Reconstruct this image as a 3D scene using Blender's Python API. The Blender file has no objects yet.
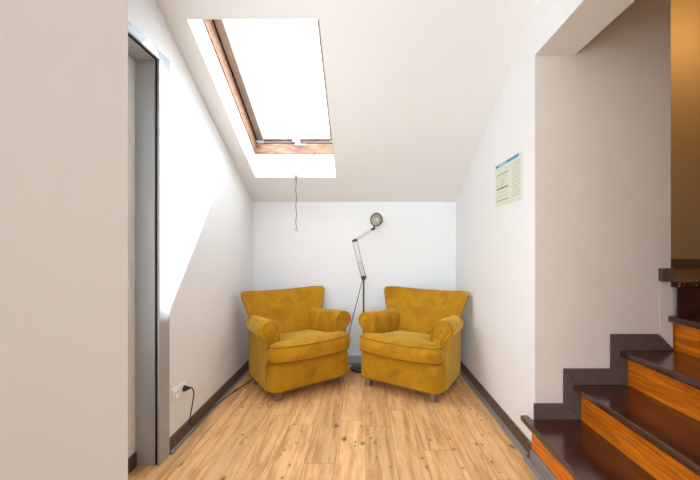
import bpy, bmesh, math, random
from mathutils import Vector, Matrix
random.seed(7)
C = bpy.context.scene.collection
PI = math.pi

# ------------------------------------------------------------------ materials
def mat(name, color, rough=0.6, metal=0.0, spec=0.5, sheen=0.0, coat=0.0, nscale=None, namt=0.0, bump=0.0, bscale=80.0, color2=None):
    m = bpy.data.materials.new(name); m.use_nodes = True
    nt = m.node_tree; b = nt.nodes['Principled BSDF']
    b.inputs['Base Color'].default_value = (*color, 1)
    b.inputs['Roughness'].default_value = rough
    b.inputs['Metallic'].default_value = metal
    b.inputs['Specular IOR Level'].default_value = spec
    b.inputs['Coat Weight'].default_value = coat
    b.inputs['Coat Roughness'].default_value = 0.12
    b.inputs['Sheen Weight'].default_value = sheen
    tc = nt.nodes.new('ShaderNodeTexCoord')
    if nscale:
        n = nt.nodes.new('ShaderNodeTexNoise'); n.inputs['Scale'].default_value = nscale; n.inputs['Detail'].default_value = 5
        nt.links.new(tc.outputs['Object'], n.inputs['Vector'])
        r = nt.nodes.new('ShaderNodeValToRGB')
        c2 = color2 or tuple(c*(1-namt) for c in color)
        r.color_ramp.elements[0].position = .32; r.color_ramp.elements[1].position = .68
        r.color_ramp.elements[0].color = (*c2, 1); r.color_ramp.elements[1].color = (*color, 1)
        nt.links.new(n.outputs['Fac'], r.inputs['Fac']); nt.links.new(r.outputs['Color'], b.inputs['Base Color'])
    if bump:
        n2 = nt.nodes.new('ShaderNodeTexNoise'); n2.inputs['Scale'].default_value = bscale; n2.inputs['Detail'].default_value = 4
        nt.links.new(tc.outputs['Object'], n2.inputs['Vector'])
        bp = nt.nodes.new('ShaderNodeBump'); bp.inputs['Strength'].default_value = bump; bp.inputs['Distance'].default_value = .002
        nt.links.new(n2.outputs['Fac'], bp.inputs['Height']); nt.links.new(bp.outputs['Normal'], b.inputs['Normal'])
    return m

def wood(name, c1, c2, scale=(1, 12, 12), rough=0.4, coat=0.0, spec=.5):
    m = bpy.data.materials.new(name); m.use_nodes = True
    nt = m.node_tree; b = nt.nodes['Principled BSDF']; L = nt.links.new
    tc = nt.nodes.new('ShaderNodeTexCoord'); mp = nt.nodes.new('ShaderNodeMapping'); mp.inputs['Scale'].default_value = scale
    L(tc.outputs['Object'], mp.inputs['Vector'])
    n = nt.nodes.new('ShaderNodeTexNoise'); n.inputs['Scale'].default_value = 3; n.inputs['Detail'].default_value = 8; n.inputs['Distortion'].default_value = .7
    L(mp.outputs['Vector'], n.inputs['Vector'])
    r = nt.nodes.new('ShaderNodeValToRGB'); e = r.color_ramp.elements
    e[0].position = .34; e[1].position = .66; e[0].color = (*c1, 1); e[1].color = (*c2, 1)
    L(n.outputs['Fac'], r.inputs['Fac']); L(r.outputs['Color'], b.inputs['Base Color'])
    b.inputs['Roughness'].default_value = rough; b.inputs['Coat Weight'].default_value = coat; b.inputs['Coat Roughness'].default_value = .15
    b.inputs['Specular IOR Level'].default_value = spec
    return m

M = {}
M['wall'] = mat('white_plaster', (.87, .86, .85), .85, spec=.2, bump=.2, bscale=45)
M['ceil'] = mat('ceiling_plaster', (.88, .865, .845), .85, spec=.2, bump=.15, bscale=40)
M['stairwall'] = mat('stair_plaster', (.70, .59, .50), .8, spec=.25, nscale=5, namt=.04, bump=.35, bscale=30)
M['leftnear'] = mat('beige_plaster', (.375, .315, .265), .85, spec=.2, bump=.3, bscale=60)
M['base'] = mat('brown_baseboard', (.115, .075, .062), .4, spec=.4, nscale=30, namt=.2)
M['basegrey'] = mat('grey_strip', (.24, .21, .205), .35, spec=.5)
M['basepale'] = mat('pale_grey_baseboard', (.42, .40, .39), .4)
M['frame'] = mat('grey_lacquer', (.40, .405, .42), .35, spec=.5)
M['framedark'] = mat('dark_rubber', (.018, .016, .015), .7, spec=.2)
M['whitepaint'] = mat('white_paint', (.88, .87, .85), .5)
M['pine'] = wood('weathered_pine', (.36, .17, .10), (.60, .38, .27), (3, 14, 14), .55)
M['rail'] = wood('red_pine_rail', (.24, .10, .055), (.44, .22, .13), (3, 14, 14), .5)
M['sash'] = mat('sash_grey_pine', (.42, .31, .25), .5, nscale=14, namt=.25)
M['plastic'] = mat('white_plastic', (.93, .93, .92), .3)
M['handle'] = mat('aged_white_handle', (.50, .49, .48), .4)
M['cable'] = mat('black_cable', (.012, .012, .013), .45)
M['string'] = mat('grey_string', (.16, .13, .12), .8)
M['stringlight'] = mat('pale_string', (.10, .09, .085), .8)
M['steel'] = mat('grey_steel', (.50, .49, .47), .35, metal=.4)
M['darksteel'] = mat('dark_steel', (.05, .045, .045), .35, metal=.4)
M['lampshade'] = mat('lamp_shade_metal', (.42, .40, .36), .35, metal=.5)
M['shadein'] = mat('lamp_reflector', (.62, .58, .50), .3, metal=.3)
M['bulb'] = mat('bulb_glass', (.7, .66, .56), .15)
M['blackbase'] = mat('black_lacquer', (.012, .012, .012), .25, coat=.5)
M['paper'] = mat('cream_paper', (.76, .77, .66), .8)
M['blue'] = mat('blue_print', (.03, .34, .52), .7)
M['ink'] = mat('grey_ink', (.14, .15, .14), .8)
M['inklight'] = mat('pale_ink', (.50, .52, .46), .8)
M['legwood'] = wood('leg_wood', (.16, .10, .07), (.30, .20, .15), (8, 8, 2), .55)
M['tread'] = wood('dark_mahogany', (.032, .008, .005), (.085, .021, .012), (12, 1.5, 12), .2, .6)
M['riser'] = wood('orange_varnished_wood', (.44, .088, .002), (.86, .235, .004), (14, 1.2, 20), .32, .1, .3)
M['riserdark'] = wood('dark_red_wood', (.035, .008, .005), (.075, .018, .010), (1.5, 12, 12), .3, .3)
M['hallfloor'] = wood('hall_floor_wood', (.16, .08, .035), (.28, .15, .07), (1.5, 10, 10), .35)
M['halltan'] = mat('tan_hall_wall', (.62, .42, .20), .8, spec=.2)
M['hallskirt'] = mat('olive_skirting', (.17, .12, .05), .5)

def velvet(name):
    m = bpy.data.materials.new(name); m.use_nodes = True
    nt = m.node_tree; b = nt.nodes['Principled BSDF']; L = nt.links.new
    tc = nt.nodes.new('ShaderNodeTexCoord')
    n = nt.nodes.new('ShaderNodeTexNoise'); n.inputs['Scale'].default_value = 7; n.inputs['Detail'].default_value = 6; n.inputs['Distortion'].default_value = .8
    L(tc.outputs['Object'], n.inputs['Vector'])
    r = nt.nodes.new('ShaderNodeValToRGB'); e = r.color_ramp.elements
    e[0].position = .3; e[0].color = (.36, .155, .005, 1); e[1].position = .72; e[1].color = (.56, .265, .010, 1)
    L(n.outputs['Fac'], r.inputs['Fac']); L(r.outputs['Color'], b.inputs['Base Color'])
    b.inputs['Roughness'].default_value = .75; b.inputs['Specular IOR Level'].default_value = .15
    b.inputs['Sheen Weight'].default_value = .9; b.inputs['Sheen Roughness'].default_value = .35
    b.inputs['Sheen Tint'].default_value = (1, .72, .2, 1)
    n2 = nt.nodes.new('ShaderNodeTexNoise'); n2.inputs['Scale'].default_value = 14; n2.inputs['Detail'].default_value = 3
    L(tc.outputs['Object'], n2.inputs['Vector'])
    bp = nt.nodes.new('ShaderNodeBump'); bp.inputs['Strength'].default_value = .35; bp.inputs['Distance'].default_value = .012
    L(n2.outputs['Fac'], bp.inputs['Height']); L(bp.outputs['Normal'], b.inputs['Normal'])
    return m
M['velvet'] = velvet('mustard_velvet')
M['piping'] = mat('mustard_piping', (.24, .10, .005), .8)
M['button'] = mat('mustard_button', (.36, .15, .008), .7, sheen=.2)

def floor_mat():
    m = bpy.data.materials.new('rustic_pine_planks'); m.use_nodes = True
    nt = m.node_tree; b = nt.nodes['Principled BSDF']; L = nt.links.new
    N = lambda t: nt.nodes.new(t)
    def math_(op, a, b_=None, c=None):
        n = N('ShaderNodeMath'); n.operation = op
        for i, v in enumerate((a, b_, c)):
            if v is None: continue
            if isinstance(v, (int, float)): n.inputs[i].default_value = v
            else: L(v, n.inputs[i])
        return n.outputs[0]
    tc = N('ShaderNodeTexCoord'); sp = N('ShaderNodeSeparateXYZ'); L(tc.outputs['Object'], sp.inputs[0])
    W, LN = .171, 1.38
    px = math_('DIVIDE', math_('SUBTRACT', sp.outputs['X'], .015), W)
    ix = math_('FLOOR', px); fx = math_('FRACT', px)
    wn = N('ShaderNodeTexWhiteNoise'); wn.noise_dimensions = '1D'; L(ix, wn.inputs['W'])
    py = math_('ADD', math_('DIVIDE', sp.outputs['Y'], LN), math_('MULTIPLY', wn.outputs['Value'], 7.3))
    iy = math_('FLOOR', py); fy = math_('FRACT', py)
    cid = N('ShaderNodeCombineXYZ'); L(ix, cid.inputs[0]); L(iy, cid.inputs[1])
    wn2 = N('ShaderNodeTexWhiteNoise'); wn2.noise_dimensions = '2D'; L(cid.outputs[0], wn2.inputs['Vector'])
    # seams
    sx = math_('LESS_THAN', math_('MINIMUM', fx, math_('SUBTRACT', 1, fx)), .010)
    sy = math_('LESS_THAN', math_('MINIMUM', fy, math_('SUBTRACT', 1, fy)), .0011)
    seam = math_('MAXIMUM', sx, sy)
    # grain coordinates shifted for each plank
    off = N('ShaderNodeCombineXYZ'); L(math_('MULTIPLY', wn2.outputs['Value'], 37), off.inputs[0]); L(math_('MULTIPLY', wn2.outputs['Value'], 91), off.inputs[1])
    add = N('ShaderNodeVectorMath'); add.operation = 'ADD'; L(tc.outputs['Object'], add.inputs[0]); L(off.outputs[0], add.inputs[1])
    mp = N('ShaderNodeMapping'); mp.inputs['Scale'].default_value = (11, 1.0, 1); L(add.outputs[0], mp.inputs['Vector'])
    g = N('ShaderNodeTexNoise'); g.inputs['Scale'].default_value = 2.2; g.inputs['Detail'].default_value = 9; g.inputs['Roughness'].default_value = .68; g.inputs['Distortion'].default_value = .6
    L(mp.outputs[0], g.inputs['Vector'])
    r = N('ShaderNodeValToRGB'); e = r.color_ramp.elements
    e[0].position = .26; e[0].color = (.44, .19, .06, 1)
    e[1].position = .72; e[1].color = (.86, .53, .255, 1)
    k = e.new(.44); k.color = (.67, .345, .13, 1)
    k = e.new(.53); k.color = (.80, .455, .195, 1)
    L(g.outputs['Fac'], r.inputs['Fac'])
    # blotches
    bl = N('ShaderNodeTexNoise'); bl.inputs['Scale'].default_value = 3.5; bl.inputs['Detail'].default_value = 3; L(add.outputs[0], bl.inputs['Vector'])
    # fine streaks
    mp3 = N('ShaderNodeMapping'); mp3.inputs['Scale'].default_value = (55, 6, 1); L(add.outputs[0], mp3.inputs['Vector'])
    fs = N('ShaderNodeTexNoise'); fs.inputs['Scale'].default_value = 2; fs.inputs['Detail'].default_value = 4; L(mp3.outputs[0], fs.inputs['Vector'])
    val = math_('ADD', math_('ADD', math_('MULTIPLY', wn2.outputs['Value'], .24), .55), math_('ADD', math_('MULTIPLY', bl.outputs['Fac'], .40), math_('MULTIPLY', fs.outputs['Fac'], .30)))
    mul = N('ShaderNodeVectorMath'); mul.operation = 'SCALE'; L(r.outputs['Color'], mul.inputs[0]); L(val, mul.inputs['Scale'])
    # knots
    mk = N('ShaderNodeMapping'); mk.inputs['Scale'].default_value = (1, .6, 1)
    dn = N('ShaderNodeTexNoise'); dn.inputs['Scale'].default_value = 45; L(add.outputs[0], dn.inputs['Vector'])
    ds = N('ShaderNodeVectorMath'); ds.operation = 'SCALE'; L(dn.outputs['Color'], ds.inputs[0]); ds.inputs['Scale'].default_value = .022
    da = N('ShaderNodeVectorMath'); da.operation = 'ADD'; L(add.outputs[0], da.inputs[0]); L(ds.outputs[0], da.inputs[1]); L(da.outputs[0], mk.inputs['Vector'])
    def knots(scale, size, thr, seed):
        v = N('ShaderNodeTexVoronoi'); v.inputs['Scale'].default_value = scale
        mm = N('ShaderNodeMapping'); mm.inputs['Location'].default_value = (seed, seed*1.7, 0); L(mk.outputs[0], mm.inputs['Vector'])
        L(mm.outputs[0], v.inputs['Vector'])
        sc = N('ShaderNodeSeparateColor'); L(v.outputs['Color'], sc.inputs[0])
        on = math_('GREATER_THAN', sc.outputs[0], thr)
        mr = N('ShaderNodeMapRange'); mr.inputs['From Min'].default_value = size*.35; mr.inputs['From Max'].default_value = size
        mr.inputs['To Min'].default_value = 1; mr.inputs['To Max'].default_value = 0
        L(v.outputs['Distance'], mr.inputs['Value'])
        return math_('MULTIPLY', on, mr.outputs[0])
    cl = N('ShaderNodeTexNoise'); cl.inputs['Scale'].default_value = 1.0; mc_ = N('ShaderNodeMapping'); mc_.inputs['Scale'].default_value = (5, 1.2, 1)
    L(add.outputs[0], mc_.inputs['Vector']); L(mc_.outputs[0], cl.inputs['Vector'])
    kk = math_('MAXIMUM', knots(7, .15, .45, 0), math_('MULTIPLY', knots(26, .30, .25, 3.1), math_('GREATER_THAN', cl.outputs['Fac'], .57)))
    kk = math_('MULTIPLY', kk, .85)
    mx = N('ShaderNodeMix'); mx.data_type = 'RGBA'; L(kk, mx.inputs[0]); L(mul.outputs[0], mx.inputs[6]); mx.inputs[7].default_value = (.15, .05, .02, 1)
    mx2 = N('ShaderNodeMix'); mx2.data_type = 'RGBA'; L(math_('MULTIPLY', seam, .55), mx2.inputs[0]); L(mx.outputs[2], mx2.inputs[6]); mx2.inputs[7].default_value = (.16, .07, .03, 1)
    L(mx2.outputs[2], b.inputs['Base Color'])
    b.inputs['Roughness'].default_value = .42; b.inputs['Specular IOR Level'].default_value = .35
    bp = N('ShaderNodeBump'); bp.inputs['Strength'].default_value = .12; bp.inputs['Distance'].default_value = .002
    L(g.outputs['Fac'], bp.inputs['Height']); L(bp.outputs[0], b.inputs['Normal'])
    return m
M['floor'] = floor_mat()

def glass_mat():
    m = bpy.data.materials.new('window_glass'); m.use_nodes = True
    nt = m.node_tree; nt.nodes.clear(); L = nt.links.new
    o = nt.nodes.new('ShaderNodeOutputMaterial'); t = nt.nodes.new('ShaderNodeBsdfTransparent'); g = nt.nodes.new('ShaderNodeBsdfGlossy')
    g.inputs['Roughness'].default_value = .02
    x = nt.nodes.new('ShaderNodeMixShader'); x.inputs[0].default_value = .05
    L(t.outputs[0], x.inputs[1]); L(g.outputs[0], x.inputs[2]); L(x.outputs[0], o.inputs[0])
    return m
M['glass'] = glass_mat()

# ------------------------------------------------------------------ mesh helpers
def obj(name, bm, m, parent=None, smooth=False, bevel=0, seg=2, subsurf=0, loc=None, rotz=None, autosmooth=None):
    bmesh.ops.recalc_face_normals(bm, faces=bm.faces)
    me = bpy.data.meshes.new(name); bm.to_mesh(me); bm.free()
    o = bpy.data.objects.new(name, me); C.objects.link(o)
    me.materials.append(m)
    if smooth:
        for p in me.polygons: p.use_smooth = True
    if bevel:
        md = o.modifiers.new('bevel', 'BEVEL'); md.width = bevel; md.segments = seg; md.limit_method = 'ANGLE'; md.angle_limit = .6
        md.harden_normals = False
    if subsurf:
        md = o.modifiers.new('sub', 'SUBSURF'); md.levels = subsurf; md.render_levels = subsurf
    if parent: o.parent = parent
    if loc is not None: o.location = loc
    if rotz is not None: o.rotation_euler.z = rotz
    return o

def add_box(bm, a, b, mtx=None):
    x0, y0, z0 = a; x1, y1, z1 = b
    vs = [bm.verts.new(p) for p in [(x0,y0,z0),(x1,y0,z0),(x1,y1,z0),(x0,y1,z0),(x0,y0,z1),(x1,y0,z1),(x1,y1,z1),(x0,y1,z1)]]
    if mtx:
        for v in vs: v.co = mtx @ v.co
    for f in [(0,3,2,1),(4,5,6,7),(0,1,5,4),(1,2,6,5),(2,3,7,6),(3,0,4,7)]:
        bm.faces.new([vs[i] for i in f])
    return bm
def box(a, b, mtx=None): return add_box(bmesh.new(), a, b, mtx)
def boxes(lst, mtx=None):
    bm = bmesh.new()
    for a, b in lst: add_box(bm, a, b, mtx)
    return bm

def add_tube(bm, pts, r, n=10, cap=True):
    pts = [Vector(p) for p in pts]
    rings = []; up = None
    for i, p in enumerate(pts):
        d = (pts[min(i+1, len(pts)-1)] - pts[max(i-1, 0)]).normalized()
        if up is None:
            up = Vector((0,0,1)) if abs(d.z) < .9 else Vector((1,0,0))
        s = d.cross(up)
        if s.length < 1e-4: s = d.orthogonal()
        s.normalize(); u = s.cross(d).normalized(); up = u
        rr = r[i] if isinstance(r, (list, tuple)) else r
        rings.append([bm.verts.new(p + (s*math.cos(2*PI*k/n) + u*math.sin(2*PI*k/n))*rr) for k in range(n)])
    for a, b in zip(rings, rings[1:]):
        for k in range(n): bm.faces.new((a[k], a[(k+1)%n], b[(k+1)%n], b[k]))
    if cap: bm.faces.new(rings[0][::-1]); bm.faces.new(rings[-1])
    return bm
def tube(pts, r, n=10): return add_tube(bmesh.new(), pts, r, n)
def add_loop_tube(bm, pts, r, n=6):
    pts = [Vector(p) for p in pts]; m_ = len(pts); rings = []
    nrm = Vector((0,0,0))
    for i in range(m_): nrm += pts[i].cross(pts[(i+1)%m_])
    nrm.normalize()
    for i, p in enumerate(pts):
        d = (pts[(i+1)%m_] - pts[i-1]).normalized(); s = d.cross(nrm).normalized()
        rings.append([bm.verts.new(p + (s*math.cos(2*PI*k/n) + nrm*math.sin(2*PI*k/n))*r) for k in range(n)])
    for i in range(m_):
        a, b = rings[i], rings[(i+1)%m_]
        for k in range(n): bm.faces.new((a[k], a[(k+1)%n], b[(k+1)%n], b[k]))
    return bm
def catmull(P, sub=8):
    P = [Vector(p) for p in P]; out = []
    Q = [P[0]*2-P[1]] + P + [P[-1]*2-P[-2]]
    for i in range(1, len(Q)-2):
        a, b, c, d = Q[i-1:i+3]
        for k in range(sub):
            t = k/sub
            out.append(.5*((2*b)+(c-a)*t+(2*a-5*b+4*c-d)*t*t+(3*b-a-3*c+d)*t**3))
    out.append(P[-1]); return out
def add_lathe(bm, prof, n=32, mtx=None):
    rings = []
    for r, z in prof:
        if r < 1e-5: rings.append([bm.verts.new((0,0,z))])
        else: rings.append([bm.verts.new((r*math.cos(2*PI*k/n), r*math.sin(2*PI*k/n), z)) for k in range(n)])
    for a, b in zip(rings, rings[1:]):
        for k in range(n):
            if len(a) == 1 and len(b) == 1: continue
            if len(a) == 1: bm.faces.new((a[0], b[k], b[(k+1)%n]))
            elif len(b) == 1: bm.faces.new((a[k], a[(k+1)%n], b[0]))
            else: bm.faces.new((a[k], a[(k+1)%n], b[(k+1)%n], b[k]))
    if mtx: bmesh.ops.transform(bm, matrix=mtx, verts=bm.verts)
    return bm
def lathe(prof, n=32, mtx=None): return add_lathe(bmesh.new(), prof, n, mtx)
def add_prism(bm, poly, axis, a, b, mtx=None):
    """extrude a 2-D polygon; axis 'x' poly=(y,z), 'y' poly=(x,z), 'z' poly=(x,y)"""
    def P(u, v, w): return {'x': (w,u,v), 'y': (u,w,v), 'z': (u,v,w)}[axis]
    A = [bm.verts.new(P(u, v, a)) for u, v in poly]; B = [bm.verts.new(P(u, v, b)) for u, v in poly]
    if mtx:
        for v in A+B: v.co = mtx @ v.co
    n = len(poly)
    bm.faces.new(A[::-1]); bm.faces.new(B)
    for k in range(n): bm.faces.new((A[k], A[(k+1)%n], B[(k+1)%n], B[k]))
    return bm
def prism(poly, axis, a, b, mtx=None): return add_prism(bmesh.new(), poly, axis, a, b, mtx)

def empty(name, loc=(0,0,0), rotz=0, label=None, cat=None, group=None, kind=None):
    o = bpy.data.objects.new(name, None); C.objects.link(o); o.location = loc; o.rotation_euler.z = rotz
    tag(o, label, cat, group, kind); return o
def tag(o, label=None, cat=None, group=None, kind=None):
    if label: o['label'] = label
    if cat: o['category'] = cat
    if group: o['group'] = group
    if kind: o['kind'] = kind
    return o
def struct(name, bm, m, label=None, **k):
    o = obj(name, bm, m, **k); o['kind'] = 'structure'
    if label: o['label'] = label
    return o

# ------------------------------------------------------------------ dimensions
XL, XR, YB = -1.13, .955, 3.70
SL = .505; ZB = 1.6625
cz = lambda y: ZB + SL*(YB-y)
YR = 2.00            # where the right wall stops at the stairs
YF = -2.6            # room behind the camera

# ------------------------------------------------------------------ floor, walls
struct('floor', box((-2.6, YF, -.1), (3.5, YB+.1, 0)), M['floor'], 'rustic pine plank floor')
struct('wall_back', box((XL-.3, YB, 0), (1.706, YB+.12, 2.3)), M['wall'], 'low white wall behind the armchairs')
# left wall: solid beyond the door, opening Y 1.2 .. 1.99
DY0, DY1, DZ = 1.20, 1.995, 2.245
struct('wall_left', boxes([((XL-.25, DY1, 0), (XL, YB, 3.1)), ((XL-.25, DY0-.1, DZ), (XL, DY1, 3.45)),
                           ((XL-.25, DY0-.1, 0), (XL-.12, DY1, DZ))]), M['wall'], 'white left wall with a patch of sunlight')
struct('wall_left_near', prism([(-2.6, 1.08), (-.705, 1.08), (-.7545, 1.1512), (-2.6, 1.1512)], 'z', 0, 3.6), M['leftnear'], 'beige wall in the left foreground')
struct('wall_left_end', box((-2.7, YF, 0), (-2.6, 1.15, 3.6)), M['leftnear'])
struct('wall_right', box((XR, YR+.0005, 0), (1.70, YB, 3.2)), M['wall'], 'white right wall with the paper notice')
struct('wall_right_stair', box((XR+.0005, YR-.004, 0), (1.706, YR+.02, 4.0)), M['stairwall'], 'beige plaster wall beside the stairs')
struct('wall_right_hall', box((1.7, YR+.02, 0), (1.706, YB, 4.0)), M['halltan'])
struct('wall_right_near', box((XR, YF, 0), (XR+.25, .35, 3.6)), M['wall'])
struct('wall_right_side', box((XR+.25, .25, 0), (3.5, .35, 4.0)), M['stairwall'])
struct('wall_right_end', box((3.5, .25, 0), (3.62, 3.4, 4.0)), M['halltan'])
struct('wall_back_hall', box((1.706, 3.26, .9), (3.5, 3.36, 4.0)), M['halltan'], 'tan lamplit wall at the top of the stairs')
struct('trim_1', box((XR, .35, 2.267), (XR+.223, YR, 4.0)), M['wall'], 'header beam above the stair opening')
struct('ceiling_stair', box((XR+.2, .25, 4.0), (3.62, 3.4, 4.1)), M['stairwall'])
# wall behind the camera, with an unseen wide window added as fill light
WX0, WX1, WZ0, WZ1 = -2.45, .85, .55, 3.1
struct('wall_front', boxes([((-2.6, YF-.12, 0), (WX0, YF, 3.6)), ((WX1, YF-.12, 0), (XR+.25, YF, 3.6)),
                            ((WX0, YF-.12, 0), (WX1, YF, WZ0)), ((WX0, YF-.12, WZ1), (WX1, YF, 3.6))]), M['wall'])
w2 = empty('window_fill', (0, YF, 0), kind='structure')
obj('window_frame', boxes([((WX0, -.1, WZ0), (WX1, -.04, WZ0+.06)), ((WX0, -.1, WZ1-.06), (WX1, -.04, WZ1)),
     ((WX0, -.1, WZ0+.06), (WX0+.06, -.04, WZ1-.06)), ((WX1-.06, -.1, WZ0+.06), (WX1, -.04, WZ1-.06)), ((-.61, -.1, WZ0+.06), (-.55, -.04, WZ1-.06))]), M['whitepaint'], w2)
obj('window_pane', box((WX0+.05, -.075, WZ0+.05), (WX1-.05, -.069, WZ1-.05)), M['glass'], w2)

# ------------------------------------------------------------------ sloped ceiling with the skylight hole
HX0, HX1, HY = -1.0, -.25, 3.34
K = math.sqrt(1+SL*SL); cs, sn = 1/K, SL/K
# local frame: x = x, y = up the slope (towards the camera), z = outward normal
MT = Matrix(((1,0,0,0), (0,-cs,sn,HY), (0,sn,cs,cz(HY)), (0,0,0,1)))
HL = 1.445; TH = .40; vb = TH*sn/cs    # vertical bottom reveal
V0, V1 = -(YB+.1-HY)/cs, (HY-.35)/cs
bm = bmesh.new()
X0c, X1c = XL-.25, 1.20
add_prism(bm, [(V0, 0), (0, 0), (vb, TH), (V0, TH)], 'x', X0c, X1c, MT)
add_prism(bm, [(HL, 0), (V1, 0), (V1, TH), (HL, TH)], 'x', X0c, X1c, MT)
add_prism(bm, [(0, 0), (HL, 0), (HL, TH), (vb, TH)], 'x', X0c, HX0, MT)
add_prism(bm, [(0, 0), (HL, 0), (HL, TH), (vb, TH)], 'x', HX1, X1c, MT)
struct('ceiling', bm, M['ceil'], 'white sloping ceiling around the skylight')
struct('ceiling_near', box((-2.7, YF-.12, cz(.40)), (XR+.25, .55, cz(.40)+.15)), M['ceil'])
struct('ceiling_left', box((-2.7, .5, cz(.40)), (XL-.2, 1.2, cz(.40)+.15)), M['ceil'])

# skylight
FW = .195
win = empty('window_1', MT @ Vector((HX0, 0, FW)), kind='structure', label='timber framed skylight in the sloping ceiling')
WM = Matrix.Translation(-Vector(win.location)) @ MT
g = .001
vbf = FW*sn/cs
wf = bmesh.new()
TB = sn/cs
gx0, gx1, gv0, gv1 = -.915, -.302, .178, HL-.04
# deep lining boards of the frame
add_prism(wf, [(FW*TB+.001, FW), (.276*TB+.001, .276), (.276*TB+.008, .276), (FW*TB+.008, FW)], 'x', HX0+g, HX1-g, WM)
add_box(wf, (HX0+g, FW*TB+.01, FW), (HX0+.010, HL-.012, .345), WM)
add_box(wf, (HX1-.010, FW*TB+.01, FW), (HX1-g, HL-.012, .345), WM)
add_box(wf, (HX0+g, HL-.011, FW), (HX1-g, HL-g, .345), WM)
obj('window_frame', wf, M['pine'], win, bevel=.002)
sa = bmesh.new()
add_box(sa, (HX0+.022, .158, .305), (gx0-.006, HL-.015, .35), WM)
add_box(sa, (gx1, .158, .305), (HX1-.013, HL-.015, .35), WM)
obj('sash_stiles', sa, M['sash'], win, bevel=.004)
sb = bmesh.new()
add_box(sb, (gx0-.006, .148, .296), (gx1, gv0, .347), WM)
add_box(sb, (gx0-.006, gv1, .305), (gx1, gv1+.025, .347), WM)
obj('sash_rail', sb, M['rail'], win, bevel=.006)
obj('gasket', boxes([((HX0+.011, .16, .31), (HX0+.0215, HL-.015, .345)), ((HX0+.012, .1385, .277), (HX1-.012, .147, .335))], WM), M['framedark'], win)
obj('glazing_bead', boxes([((gx0-.0055, gv0, .298), (gx0+.004, gv1, .33)), ((gx0+.0045, gv0+.0005, .305), (gx1, gv0+.005, .33))], WM), M['whitepaint'], win)
obj('window_pane', box((gx0, gv0, .333), (gx1, gv1, .339), WM), M['glass'], win)
hd = bmesh.new()
W3 = Matrix.Translation(-Vector(win.location))
add_box(hd, (-.645, 3.285, 2.160), (-.575, 3.325, 2.190), W3)
add_box(hd, (-.625, 3.255, 2.118), (-.510, 3.285, 2.136), W3 @ Matrix.Translation((0,0,0)))
add_prism(hd, [(3.285, 2.165), (3.300, 2.165), (3.285, 2.130), (3.262, 2.130)], 'x', -.62, -.575, W3)
obj('handle', hd, M['handle'], win, bevel=.004)
lt = bmesh.new(); add_box(lt, (-.965, 3.285, 2.150), (-.915, 3.318, 2.168), W3)
obj('latch', lt, M['handle'], win, bevel=.004)

# hanging pull cord
pc = empty('pull_cord', (-.612, 3.29, 1.835), label='frayed grey pull cord hanging from the skylight frame on two thin strings', cat='cord')
L_ = Vector(pc.location)
a1 = Vector((-.815, 3.325, 2.085)) - L_; a2 = Vector((-.435, 3.325, 2.085)) - L_
obj('string', tube([a1, a1*.5+Vector((0,0,-.006)), (0,0,0)], .0031, 6), M['stringlight'], pc)
obj('string', tube([a2, a2*.5+Vector((0,0,-.006)), (0,0,0)], .0031, 6), M['stringlight'], pc)
cord = [(0,0,.012)] + [(.0035*math.sin(k*1.7)+.002*k/12, .002*math.cos(k*2.1), -.04*k) for k in range(1, 12)] + [(.003, 0, -.465)]
cb = tube(catmull(cord, 4), .0032, 6)
obj('cord', cb, M['string'], pc)
kb = tube([(0,0,.014), (0,0,.004), (0,0,-.012), (0,0,-.026)], [.003, .007, .0065, .003], 8)
for p_ in ([(0,0,-.02), (-.012, .001, -.035), (-.017, 0, -.055)], [(.003,0,-.46), (-.010, 0, -.478), (-.022, 0, -.482)], [(.003,0,-.46), (.010, 0, -.475), (.012, 0, -.497)]):
    obj('frayed_end', tube(p_, .0021, 5), M['string'], pc)
obj('knot', kb, M['string'], pc)

# ------------------------------------------------------------------ door in the left wall
d = empty('door_1', (XL, DY1, 0), kind='structure', label='grey metal door frame in the left wall')
def dm(lst): return boxes([((a[0]-XL, a[1]-DY1, a[2]), (b[0]-XL, b[1]-DY1, b[2])) for a, b in lst])
# lining with a stop groove, then the architrave on the wall face
obj('jamb', dm([((XL-.118, DY1-.022, .001), (XL-.012, DY1-.001, DZ-.001)), ((XL-.118, DY0, DZ-.022), (XL-.012, DY1-.022, DZ-.001))]), M['frame'], d, bevel=.002)
obj('seal', dm([((XL-.012, DY1-.016, .001), (XL+.001, DY1-.001, DZ-.001)), ((XL-.012, DY0, DZ-.016), (XL+.001, DY1-.016, DZ-.001))]), M['framedark'], d)
obj('architrave', dm([((XL+.001, DY1-.020, .001), (XL+.014, DY1+.085, DZ+.032)), ((XL+.001, DY0, DZ-.016), (XL+.014, DY1-.020, DZ+.032))]), M['frame'], d, bevel=.003)
obj('surround', dm([((XL, DY0, DZ+.033), (XL+.003, DY1+.025, DZ+.13))]), M['wall'], d)
struct('wall_left_recess', box((XL-.1205, DY0-.04, 0), (XL-.1185, DY1-.001, DZ-.001)), M['whitepaint'])
struct('baseboard_left_recess', box((XL-.118, DY0-.02, .001), (XL-.108, DY1-.024, .077)), M['base'], bevel=.002)

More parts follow.
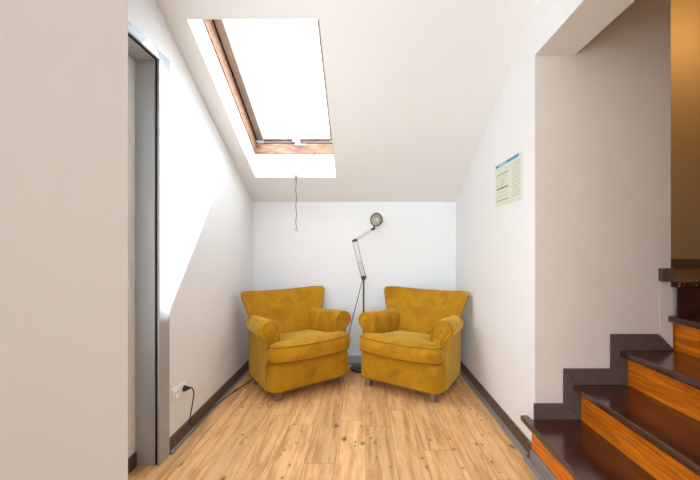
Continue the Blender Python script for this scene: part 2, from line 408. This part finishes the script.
# ------------------------------------------------------------------ baseboards
def bb(name, y0, y1, x, sgn, h=.086):
    o = struct(name, prism([(x, 0.001), (x+sgn*.014, .001), (x+sgn*.014, h-.006), (x+sgn*.009, h), (x, h)], 'y', y0, y1), M['base'])
    return o
bb('baseboard_left', DY1+.087, YB-.0005, XL, 1)
struct('trim_2', prism([(XL+.0145, .0005), (XL+.030, .0005), (XL+.0265, .010), (XL+.0145, .016)], 'y', DY1+.087, YB-.016), M['basegrey'])
bb('baseboard_right', YR-.016, YB-.0005, XR, -1, .092)
struct('trim_3', prism([(XR-.0145, .0005), (XR-.036, .0005), (XR-.030, .014), (XR-.0145, .024)], 'y', YR+.05, YB-.016), M['basegrey'])
struct('baseboard_back', prism([(YB, .001), (YB-.014, .001), (YB-.014, .080), (YB-.009, .086), (YB, .086)], 'x', XL+.015, XR-.015), M['basepale'])
struct('trim_4', prism([(YB-.0145, .0005), (YB-.026, .0005), (YB-.0145, .012)], 'x', XL+.031, XR-.037), M['base'])

# ------------------------------------------------------------------ staircase
st = empty('staircase', (XR, YR, 0), label='dark mahogany stairs with orange varnished risers going up to the right', cat='staircase')
Y0s = .36
TZ = [.248, .440, .631, .822, 1.012]
RX = [.935, 1.202, 1.461, 1.722]
NX = [.892, 1.158, 1.414, 1.680]
def S(a, b): return ((a[0]-XR, a[1]-YR, a[2]), (b[0]-XR, b[1]-YR, b[2]))
def sbox(a, b): return box(*S(a, b))
yw = YR-.006
for i in range(4):
    xr = RX[i+1]+.012 if i < 3 else 3.498
    z = TZ[i]; t = .034
    y1 = yw if i else YR-.006
    poly = [(NX[i]-XR, Y0s-YR), (xr-XR, Y0s-YR), (xr-XR, y1-YR)]
    if i == 0:
        poly += [(XR-XR+.0012, y1-YR), (-.0155-.001, y1-YR+.004-.004), (-.017, y1-YR+.03), (NX[0]-XR, y1-YR+.03)]
        poly = [(NX[0]-XR, Y0s-YR), (xr-XR, Y0s-YR), (xr-XR, y1-YR), (-.017, y1-YR), (-.017, .045), (NX[0]-XR, .045)]
    elif i == 3:
        poly = [(NX[i]-XR+.02, Y0s-YR), (xr-XR, Y0s-YR), (xr-XR, y1-YR+.0), (NX[i]-XR, y1-YR), (NX[i]-XR-.005, -.15), (NX[i]-XR, -.5)]
    else:
        poly.append((NX[i]-XR, y1-YR))
    obj('tread', prism(poly, 'z', z-t, z), M['tread'], st, bevel=.009, seg=3)
for i in range(4):
    z0 = .085 if i == 0 else TZ[i-1]+.0005
    r = obj('riser', sbox((RX[i], Y0s+.002, z0), (RX[i]+.011, yw if i else YR-.005, TZ[i]-.0345)), M['riser'], st)
# last step turns towards the hall
obj('riser', sbox((1.735, yw-.02, TZ[3]+.0005), (3.497, yw-.008, TZ[4]-.036)), M['riserdark'], st)['label'] = 'dark red wooden riser'
obj('tread', sbox((1.7075, yw-.05, TZ[4]-.034), (3.497, 2.10, TZ[4])), M['tread'], st, bevel=.009, seg=3)
obj('landing', sbox((1.7075, 2.101, TZ[4]-.034), (3.497, 3.258, TZ[4])), M['hallfloor'], st)['label'] = 'light brown wooden landing'
obj('landing_skirting', sbox((1.708, 3.244, TZ[4]+.0005), (3.497, 3.2585, TZ[4]+.078)), M['hallskirt'], st, bevel=.002)
obj('landing_base', sbox((1.7075, 2.02, .001), (3.497, 3.2585, TZ[4]-.0345)), M['stairwall'], st)
# grey strip below the first riser, end block at the wall corner
obj('base_strip', prism([(RX[0]-XR-.014, .001), (RX[0]-XR+.010, .001), (RX[0]-XR+.010, .084), (RX[0]-XR-.008, .084), (RX[0]-XR-.014, .078)], 'y', Y0s-YR, -.017), M['basegrey'], st)
obj('base_strip', prism([(RX[0]-XR-.030, .0005), (RX[0]-XR-.0145, .0005), (RX[0]-XR-.0145, .018), (RX[0]-XR-.024, .012)], 'y', Y0s-YR, .04), M['basegrey'], st)
# mitred stepped skirting on the stair wall (drawn in x, z on the wall plane)
h = .088
def sk(poly, m, name='skirting', t=.012):
    return obj(name, prism([(x-XR, z) for x, z in poly], 'y', yw-YR-t, yw-YR-.0003), m, st, bevel=.002)
w = .095
xs = [XR-.012, RX[1], RX[2], RX[3]]
for i in range(3):
    a = xs[0] if i == 0 else xs[i]-.095
    x0 = xs[i]; x1 = xs[i+1]; z = TZ[i]+.0005; zt = z+h
    # horizontal run: mitred into the next vertical piece
    if i == 0: sk([(x0, z), (x1, z), (x1-w, zt), (x0, zt)], M['base'])
    else: sk([(x0, z), (x1, z), (x1-w, zt), (x0-w, zt)], M['base'])
    zn = TZ[i+1]
    m = M['base'] if i < 2 else M['stairwall']
    if i < 2: sk([(x1, z+.001), (x1, zn), (x1-w, zn+h), (x1-w, zt+.001)], m)
# plastered end piece and brown block at the landing
sk([(xs[3]-.014, TZ[2]+.001), (xs[3]-.014, TZ[4]-.036), (xs[3]-w+.008, TZ[4]+.0), (xs[3]-w+.008, TZ[2]+h+.006)], M['stairwall'], 'end_panel')['label'] = 'pale painted end panel'
sk([(1.635, TZ[4]-.001), (1.7065, TZ[4]-.001), (1.7065, TZ[4]+.070), (1.635, TZ[4]+.070)], M['base'], 'end_block', .03)

# ------------------------------------------------------------------ notice on the right wall
nt_ = empty('wall_notice', (XR-.001, 2.372, 1.63), label='cream paper notice with blue header band taped to the right wall', cat='notice')
hw, hh = .217, .147
def nb(y0, y1, z0, z1, t, name, m, more=()):
    l = [((-t, y0, z0), (-t+.0006 if t > .001 else 0, y1, z1))]
    for q in more: l.append(((-t, q[0], q[2]), (-t+.0006, q[1], q[3])))
    return obj(name, boxes(l), m, nt_)
obj('sheet', box((-.0012, -hw, -hh), (0, hw, hh)), M['paper'], nt_)
# y runs away from the camera: +hw is the left edge seen from the room
nb(-.170, .213, .126, .145, .0018, 'header_band', M['blue'])
rows = [(-.02, .195, .070, .074), (-.01, .195, -.030, -.022), (.075, .125, -.031, -.020), (-.005, .19, -.110, -.106)]
nb(*rows[0], .0018, 'printed_rules', M['ink'], rows[1:])
lg = []
for k in range(14):
    z = .10-.016*k; y0 = -.195+.01*random.random()
    lg.append((y0, -.195+.10+.02*random.random(), z, z+.005))
for k in range(5): lg.append((.02+.04*k, .0215+.04*k, -.10, .066))
for z in (-.055, -.08, .045): lg.append((0, .19, z, z+.002))
lg += [(.06, .12, .025, .031), (.06, .115, .010, .016), (.065, .12, -.005, .001), (-.075, -.073, -.12, .115)]
nb(*lg[0], .0018, 'fine_print', M['inklight'], lg[1:])
nb(.02, .15, .132, .138, .0024, 'header_text', M['paper'])

# ------------------------------------------------------------------ wall socket
so_ = empty('wall_socket', (XL, 2.205, .317), label='white double power socket low on the left wall beside the door frame', cat='socket')
obj('plate', box((.0005, -.083, -.042), (.010, .083, .042)), M['plastic'], so_, bevel=.004)
for y in (-.041, .041):
    f = lathe([(.0, .0), (.019, .0), (.0205, .004), (.028, .004), (.0285, .0), ], 24, Matrix.Translation((.0105, y, 0)) @ Matrix.Rotation(PI/2, 4, 'Y'))
    obj('outlet', f, M['plastic'], so_, smooth=True)

# ------------------------------------------------------------------ armchairs
def scroll(sc=1.0, ins=0.0):
    """outline of a rolled arm seen from the front (x outwards, z up)"""
    pts = []
    xi, xo = .262, .378                    # inner face and outer face of the arm body
    cx, czr, r = .335, .548, .076*sc
    # go up inner face, over the roll, back under the roll to the outer face
    pts += [(xi+ins, .30), (xi+ins, .40), (xi+ins-.002, .50)]
    for k in range(15):
        a = math.radians(172 - k*(172+62)/14)
        rr = r-ins
        ex = 1.06 if math.cos(a) > 0 else .99
        pts.append((cx+.012+rr*ex*math.cos(a)*1.05, czr+rr*math.sin(a)))
    pts += [(xo-ins, czr-r+.0), (xo-ins, .44), (xo-ins, .34), (xo-ins, .30)]
    return pts
def rounded_poly(poly, r, n=5):
    out = []; m_ = len(poly)
    for i in range(m_):
        p, a, b = Vector(poly[i]), Vector(poly[i-1]), Vector(poly[(i+1)%m_])
        rr = r[i] if isinstance(r, (list, tuple)) else r
        u = (a-p).normalized(); v = (b-p).normalized()
        rr = min(rr, (a-p).length*.48, (b-p).length*.48)
        s, e = p+u*rr, p+v*rr
        for k in range(n+1):
            t = k/n
            out.append(s*(1-t)**2 + p*2*t*(1-t) + e*t*t)
    return out
def slab(outline, layers, center, crown=0.0, rings=5):
    """stack of inset outlines (inset, z); caps closed by shrinking rings towards the centre, top crowned"""
    bm = bmesh.new(); c = Vector(center)
    P = [Vector(p) for p in outline]; n = len(P)
    area = sum(P[i].x*P[(i+1)%n].y - P[(i+1)%n].x*P[i].y for i in range(n))
    N_ = []
    for i in range(n):
        t = (P[(i+1)%n]-P[i-1]).normalized(); nn = Vector((t.y, -t.x))
        N_.append(nn if area > 0 else -nn)
    R = []
    for ins, z in layers:
        R.append([bm.verts.new((*(P[i]-N_[i]*ins), z)) for i in range(n)])
    last_in, last_z = layers[-1]
    for k in range(1, rings):
        t = 1-k/rings
        R.append([bm.verts.new((*(c+((P[i]-N_[i]*last_in)-c)*t), last_z+crown*(1-t*t))) for i in range(n)])
    for a, b in zip(R, R[1:]):
        for i in range(n): bm.faces.new((a[i], a[(i+1)%n], b[(i+1)%n], b[i]))
    top = bm.verts.new((*c, last_z+crown)); bot = bm.verts.new((*c, layers[0][1]))
    for i in range(n):
        bm.faces.new((R[-1][i], R[-1][(i+1)%n], top)); bm.faces.new((R[0][(i+1)%n], R[0][i], bot))
    return bm

def make_chair(loc, rotz, label):
    t = empty('armchair', loc, rotz, label, 'armchair')
    V = M['velvet']
    # legs
    for x, y in ((-.295, .02), (.295, .02), (-.295, .45), (.295, .45)):
        b = bmesh.new(); a = .027; q = .019; sx = .004 if x > 0 else -.004
        vs = [b.verts.new((x+i*q+sx, y+j*q, 0.0)) for i, j in ((-1,-1),(1,-1),(1,1),(-1,1))] + [b.verts.new((x+i*a, y+j*a, .085)) for i, j in ((-1,-1),(1,-1),(1,1),(-1,1))]
        for f in [(0,3,2,1),(4,5,6,7),(0,1,5,4),(1,2,6,5),(2,3,7,6),(3,0,4,7)]: b.faces.new([vs[k] for k in f])
        obj('leg', b, M['legwood'], t, bevel=.003)
    # upholstered base
    ol = rounded_poly([(-.375, -.035), (.375, -.035), (.345, .50), (-.345, .50)], [.085, .085, .04, .04], 7)
    ba = slab(ol, [(.012, .072), (.003, .078), (0, .09), (-.003, .17), (-.002, .25), (.004, .285), (.02, .30)], (0, .26), 0)
    base = obj('base', ba, V, t, smooth=True)
    obj('piping', add_loop_tube(bmesh.new(), [(p.x, p.y, .0775) for p in ol], .0045), M['piping'], base, smooth=True)
    # seat cushion, wider in front of the arms
    F = .368; I = .256
    cu = rounded_poly([(-F, -.040), (-.17, -.100), (.17, -.100), (F, -.040), (F, .050), (I, .070), (I-.01, .47), (-I+.01, .47), (-I, .070), (-F, .050)],
                      [.075, .2, .2, .075, .05, .015, .05, .05, .015, .05], 6)
    cu = [Vector(p) for p in cu]
    cb_ = slab(cu, [(.030, .300), (.010, .304), (.001, .318), (-.008, .345), (-.009, .380), (-.002, .422), (.010, .438), (.028, .449)], (0, .17), .016, 7)
    for v in cb_.verts:
        if v.co.z > .36 and v.co.y > 0: v.co.z -= .045*v.co.y/.47
    cush = obj('seat_cushion', cb_, V, t, smooth=True)
    pb = bmesh.new()
    n = len(cu)
    ar = sum(cu[i].x*cu[(i+1)%n].y - cu[(i+1)%n].x*cu[i].y for i in range(n))
    def offs(d):
        o_ = []
        for i in range(n):
            tt = (cu[(i+1)%n]-cu[i-1]).normalized(); nn = Vector((tt.y, -tt.x)) * (1 if ar > 0 else -1)
            o_.append(cu[i]-nn*d)
        return o_
    add_loop_tube(pb, [(p.x, p.y, .428-.045*max(0, p.y)/.47) for p in offs(.001)], .0040)
    add_loop_tube(pb, [(p.x, p.y, .311) for p in offs(.004)], .0045)
    obj('piping', pb, M['piping'], cush, smooth=True)
    # arms: rolled profile lofted from front to back, rounded front edge
    for s in (-1, 1):
        b = bmesh.new(); R = []
        stations = [(.048, 1.04, .012), (.051, 1.04, .004), (.060, 1.04, 0), (.15, 1.0, 0), (.27, .95, 0), (.38, .90, 0), (.49, .87, 0)]
        for y, sc, ins in stations:
            dz = -.016*max(0, (y-.06))/.43
            R.append([b.verts.new((s*(x-.040*max(0, y-.06)/.43), y, z+(dz if z > .42 else 0))) for x, z in scroll(sc, ins)])
        for a, c in zip(R, R[1:]):
            for i in range(len(a)-1): b.faces.new((a[i], a[i+1], c[i+1], c[i]))
            b.faces.new((a[-1], a[0], c[0], c[-1]))
        b.faces.new(R[0]); b.faces.new(R[-1])
        arm = obj('arm', b, V, t, smooth=True)
        md = arm.modifiers.new('edge', 'EDGE_SPLIT'); md.split_angle = math.radians(50)
        # outer side panel reaching down to the base hem
        sp_ = bmesh.new()
        add_prism(sp_, [(.050, .085), (.497, .085), (.53, .50), (.050, .50)], 'x', s*.366 if s > 0 else -.384, s*.384 if s > 0 else -.366)
        for v in sp_.verts: v.co.x -= s*.036*(v.co.y-.05)/.45
        obj('side_panel', sp_, V, arm, bevel=.007, seg=3)
        # scroll front: raised inner pad, piping and button
        o2 = scroll(1.0, .026)
        pd = bmesh.new(); A = [pd.verts.new((s*x, .050, z)) for x, z in o2]; B = [pd.verts.new((s*x, .040, z)) for x, z in scroll(1.0, .034)]
        for i in range(len(A)): pd.faces.new((A[i], A[(i+1)%len(A)], B[(i+1)%len(B)], B[i]))
        pd.faces.new(B)
        pad = obj('scroll_pad', pd, V, arm)
        obj('piping', add_loop_tube(bmesh.new(), [(s*x, .047, z) for x, z in scroll(1.04, .009)], .0085), V, arm, smooth=True)
        obj('button', lathe([(0, .008), (.007, .006), (.010, 0)], 14, Matrix.Translation((s*.352, .039, .548)) @ Matrix.Rotation(PI/2, 4, 'X')), M['button'], arm, smooth=True)
    # backrest with angled wings that flare out towards the top
    b = bmesh.new()
    zs = [.10, .20, .30, .40, .48, .56, .64, .70, .75, .780, .793, .797]
    def plan(z):
        k = max(0, min(1, (z-.45)/.33)); k1 = k**.9
        hwid = .300 + .040*k1                    # half-width of the flat part, crease to crease
        wing = .018 + .062*k1                    # sideways reach of the wing
        fwd = .008 + .078*k1                     # how far the wing comes forward
        lean = .175*max(0, (z-.38))/.41
        y0 = .398 + lean
        curve = .010
        f = [(-hwid-wing, y0-fwd), (-hwid-wing*.5, y0-fwd*.45), (-hwid-.006, y0-.006), (-hwid+.012, y0+.001), (-hwid*.6, y0+curve*.7), (0, y0+curve), (hwid*.6, y0+curve*.7), (hwid-.012, y0+.001), (hwid+.006, y0-.006), (hwid+wing*.5, y0-fwd*.45), (hwid+wing, y0-fwd)]
        return f, y0
    hw_ = lambda z:   .300+.040*max(0, min(1, (z-.45)/.33))**.9
    Rg = []
    for z in zs:
        f, y0 = plan(z)
        e = max(0, (z-.770)/.027); ins = .030*(1-math.sqrt(max(0, 1-e*e))) if z > .77 else 0
        rear = .500 + .125*max(0, z-.10)/.69
        bw = [(x*(.985 if abs(x) > .32 else 1), min(rear, y+(.2 if abs(x) < hw_(z) else .055))) for x, y in f]
        ring = [(x*(1-ins*.8), y+ins) for x, y in f] + [(x*(1-ins*.8), y-ins) for x, y in reversed(bw)]
        dip = lambda x: (.012*(abs(x)/.36)**2 if z > .7 else 0)
        Rg.append([b.verts.new((x, y, z+(dip(x)-.006 if z > .7 else 0))) for x, y in ring])
    for a, c in zip(Rg, Rg[1:]):
        for i in range(len(a)): b.faces.new((a[i], a[(i+1)%len(a)], c[(i+1)%len(a)], c[i]))
    b.faces.new(Rg[0]); 
    top = Rg[-1]; nn = len(top)//2
    for i in range(nn-1): b.faces.new((top[i], top[i+1], top[nn*2-2-i], top[nn*2-1-i]))
    back = obj('backrest', b, V, t, smooth=True)
    md = back.modifiers.new('edge', 'EDGE_SPLIT'); md.split_angle = math.radians(48)
    # piping down each wing edge
    for s in (0, -1):
        P = []
        for z in [.50, .56, .64, .70, .75, .78]:
            f, y0 = plan(z); x, y = f[s]; P.append((x*1.002, y+.004, z))
        obj('piping', tube(P, .004, 6), M['piping'], back, smooth=True)
    return t
make_chair((.290, 2.945, 0), math.radians(-34), 'mustard velvet armchair on the right, beside the right wall and under the notice')
make_chair((-.422, 2.984, 0), math.radians(38), 'mustard velvet armchair on the left, beside the left wall under the hanging cord')

# ------------------------------------------------------------------ floor lamp
LX, LY = .006, 3.545
fl = empty('floor_lamp', (LX, LY, 0), label='grey articulated floor lamp on a round black foot between the armchairs', cat='lamp')
obj('base', lathe([(0, 0), (.128, 0), (.132, .004), (.132, .014), (.126, .020), (.02, .024), (.014, .04), (0, .04)], 48), M['blackbase'], fl, smooth=True)['label'] = 'round black foot'
obj('pole', tube([(0,0,.03), (0,0,.885)], .0085, 14), M['darksteel'], fl, smooth=True)
J = bmesh.new()
add_lathe(J, [(0, -.022), (.012, -.022), (.024, -.008), (.024, .006), (.016, .020), (0, .020)], 20)
add_tube(J, [(-.026, 0, .012), (.026, 0, .012)], .009, 10)
obj('clamp', J, M['darksteel'], fl, smooth=True, loc=(0, 0, .895))
E = Vector((-.087, -.02, 1.262)); B0 = Vector((0, 0, .905)); H0 = Vector((.092, -.06, 1.372))
la = bmesh.new(); dx = Vector((.0, 0, 0))
side = Vector((.019, 0, .006))
la = tube([B0-side, E-side], .0045, 8); add_tube(la, [B0+side, E+side], .0045, 8)
add_tube(la, [B0+(E-B0)*.38-side, B0+(E-B0)*.40+side], .0035, 8)
low = obj('lower_arm', la, M['steel'], fl, smooth=True)
sp_ = []
for k in range(97):
    q = B0 + (E-B0)*(.08+.30*k/96); a = k*PI/4*1.0
    sp_.append(q + Vector((math.cos(a)*.006, math.sin(a)*.006, 0)))
obj('spring', tube(sp_, .0014, 4), M['steel'], low, smooth=True)
ua = bmesh.new(); s2 = Vector((.004, 0, -.008))
add_tube(ua, [E-s2, H0-s2], .0035, 8); add_tube(ua, [E+s2, H0+s2], .0035, 8)
obj('upper_arm', ua, M['steel'], fl, smooth=True)
el = bmesh.new(); add_tube(el, [E+Vector((-.028, 0, -.006)), E+Vector((0, 0, .004)), E+Vector((.026, 0, .004))], [.006, .015, .009], 12)
obj('elbow', el, M['darksteel'], fl, smooth=True)
hj = bmesh.new(); add_tube(hj, [H0+Vector((-.022, 0, -.004)), H0+Vector((.002,0,.004)), H0+Vector((.020, 0, .006))], [.005, .013, .008], 12)
add_tube(hj, [H0, H0+Vector((.016, .01, .040))], .008, 8)
obj('head_joint', hj, M['darksteel'], fl, smooth=True)
# head faces the room, turned a little to the left
HC = Vector((.127, -.075, 1.463))
dirv = Vector((-.52, -1, .04)).normalized()
q = Vector((0,0,1)).rotation_difference(dirv).to_matrix().to_4x4()
HMx = Matrix.Translation(HC) @ q
hs = lathe([(0, -.105), (.022, -.103), (.028, -.09), (.030, -.06), (.048, -.035), (.061, -.008), (.0625, .012), (.058, .012), (.056, -.005), (.044, -.030), (.02, -.045), (0, -.046)], 36, HMx)
head = obj('lamp_head', hs, M['lampshade'], fl, smooth=True)
obj('rim', lathe([(.0625, .012), (.064, .004), (.066, .012), (.0615, .017), (.056, .013), (.0625, .012)], 36, HMx), M['darksteel'], head, smooth=True)
obj('reflector', lathe([(.054, .0), (.042, -.024), (.018, -.040), (0, -.041)], 32, HMx), M['shadein'], head, smooth=True)
obj('bulb', lathe([(0, .012), (.014, .009), (.024, -.002), (.026, -.014), (.018, -.034)], 24, HMx), M['bulb'], head, smooth=True)
# cord: down from the clamp, across the floor under the left armchair to the socket
o0 = Vector((LX, LY, 0))
pts = [(LX-.006, LY-.012, .90), (LX-.022, LY-.012, .84), (-.045, 3.53, .72), (-.075, 3.53, .60), (-.110, 3.535, .47), (-.140, 3.54, .33), (-.165, 3.56, .16), (-.21, 3.60, .03), (-.30, 3.60, .006), (-.55, 3.50, .006), (-.80, 3.40, .006),
       (-.965, 3.30, .006), (-1.03, 3.10, .006), (-1.075, 2.92, .006), (-1.104, 2.72, .010), (-1.106, 2.58, .036), (-1.096, 2.44, .036), (-1.090, 2.33, .045), (-1.086, 2.265, .085), (-1.083, 2.255, .13), (-1.078, 2.28, .22), (-1.074, 2.286, .275), (-1.078, 2.266, .314), (-1.095, 2.248, .320)]
cd = obj('cord', tube([Vector(p)-o0 for p in catmull(pts, 6)], .0036, 8), M['cable'], fl, smooth=True)
px_ = Vector((XL+.0105, 2.246, .318)) - o0
obj('plug', tube([px_, px_+Vector((.012,0,0)), px_+Vector((.013,0,0)), px_+Vector((.034,0,.002)), px_+Vector((.042,0,.002))], [.018, .019, .016, .009, .005], 14), M['cable'], cd, smooth=True)

# ------------------------------------------------------------------ light
wd = bpy.data.worlds.new('World'); bpy.context.scene.world = wd; wd.use_nodes = True
bg = wd.node_tree.nodes['Background']; bg.inputs['Color'].default_value = (.79, .925, 1.05, 1); bg.inputs['Strength'].default_value = 8.3
def portal(name, mtx, sx, sy):
    l = bpy.data.lights.new(name, 'AREA'); l.shape = 'RECTANGLE'; l.size = sx; l.size_y = sy; l.cycles.is_portal = True
    o = bpy.data.objects.new(name, l); C.objects.link(o); o.matrix_world = mtx; return o
# portals sit in the openings and face inwards (-Z of the lamp)
mc = MT @ Matrix.Translation(((gx0+gx1)/2, (gv0+gv1)/2, .37))
portal('skylight_portal', mc, gx1-gx0+.05, gv1-gv0+.05)
portal('window_fill_portal', Matrix.Translation(((WX0+WX1)/2, YF-.13, (WZ0+WZ1)/2)) @ Matrix.Rotation(PI/2, 4, 'X'), WX1-WX0, WZ1-WZ0)  # portal of the added fill window behind the camera
sun = bpy.data.lights.new('sun', 'SUN'); sun.energy = 28; sun.angle = math.radians(1.2); sun.color = (.88, .97, 1.0)
sd = Vector((-1, -1.52, -1.78)).normalized()
so = bpy.data.objects.new('sun', sun); C.objects.link(so); so.rotation_euler = Vector((0,0,-1)).rotation_difference(sd).to_euler()
hl = bpy.data.lights.new('hall_lamp', 'POINT'); hl.energy = 11; hl.color = (1, .72, .38); hl.shadow_soft_size = .06
ho = bpy.data.objects.new('hall_lamp', hl); C.objects.link(ho); ho.location = (2.85, 2.72, 3.1)

# ------------------------------------------------------------------ camera
cam = bpy.data.cameras.new('camera'); co = bpy.data.objects.new('camera', cam); C.objects.link(co)
co.location = (0, 0, 1.2); co.rotation_euler = (PI/2, 0, 0)
cam.sensor_width = 36; cam.lens = 36*360/700; cam.shift_x = -13/700; cam.shift_y = 7/700; cam.clip_start = .02
sc = bpy.context.scene; sc.camera = co
sc.view_settings.view_transform = 'Standard'; sc.view_settings.look = 'None'; sc.view_settings.gamma = 1; sc.view_settings.use_curve_mapping = False
sc.view_settings.exposure = 0.0
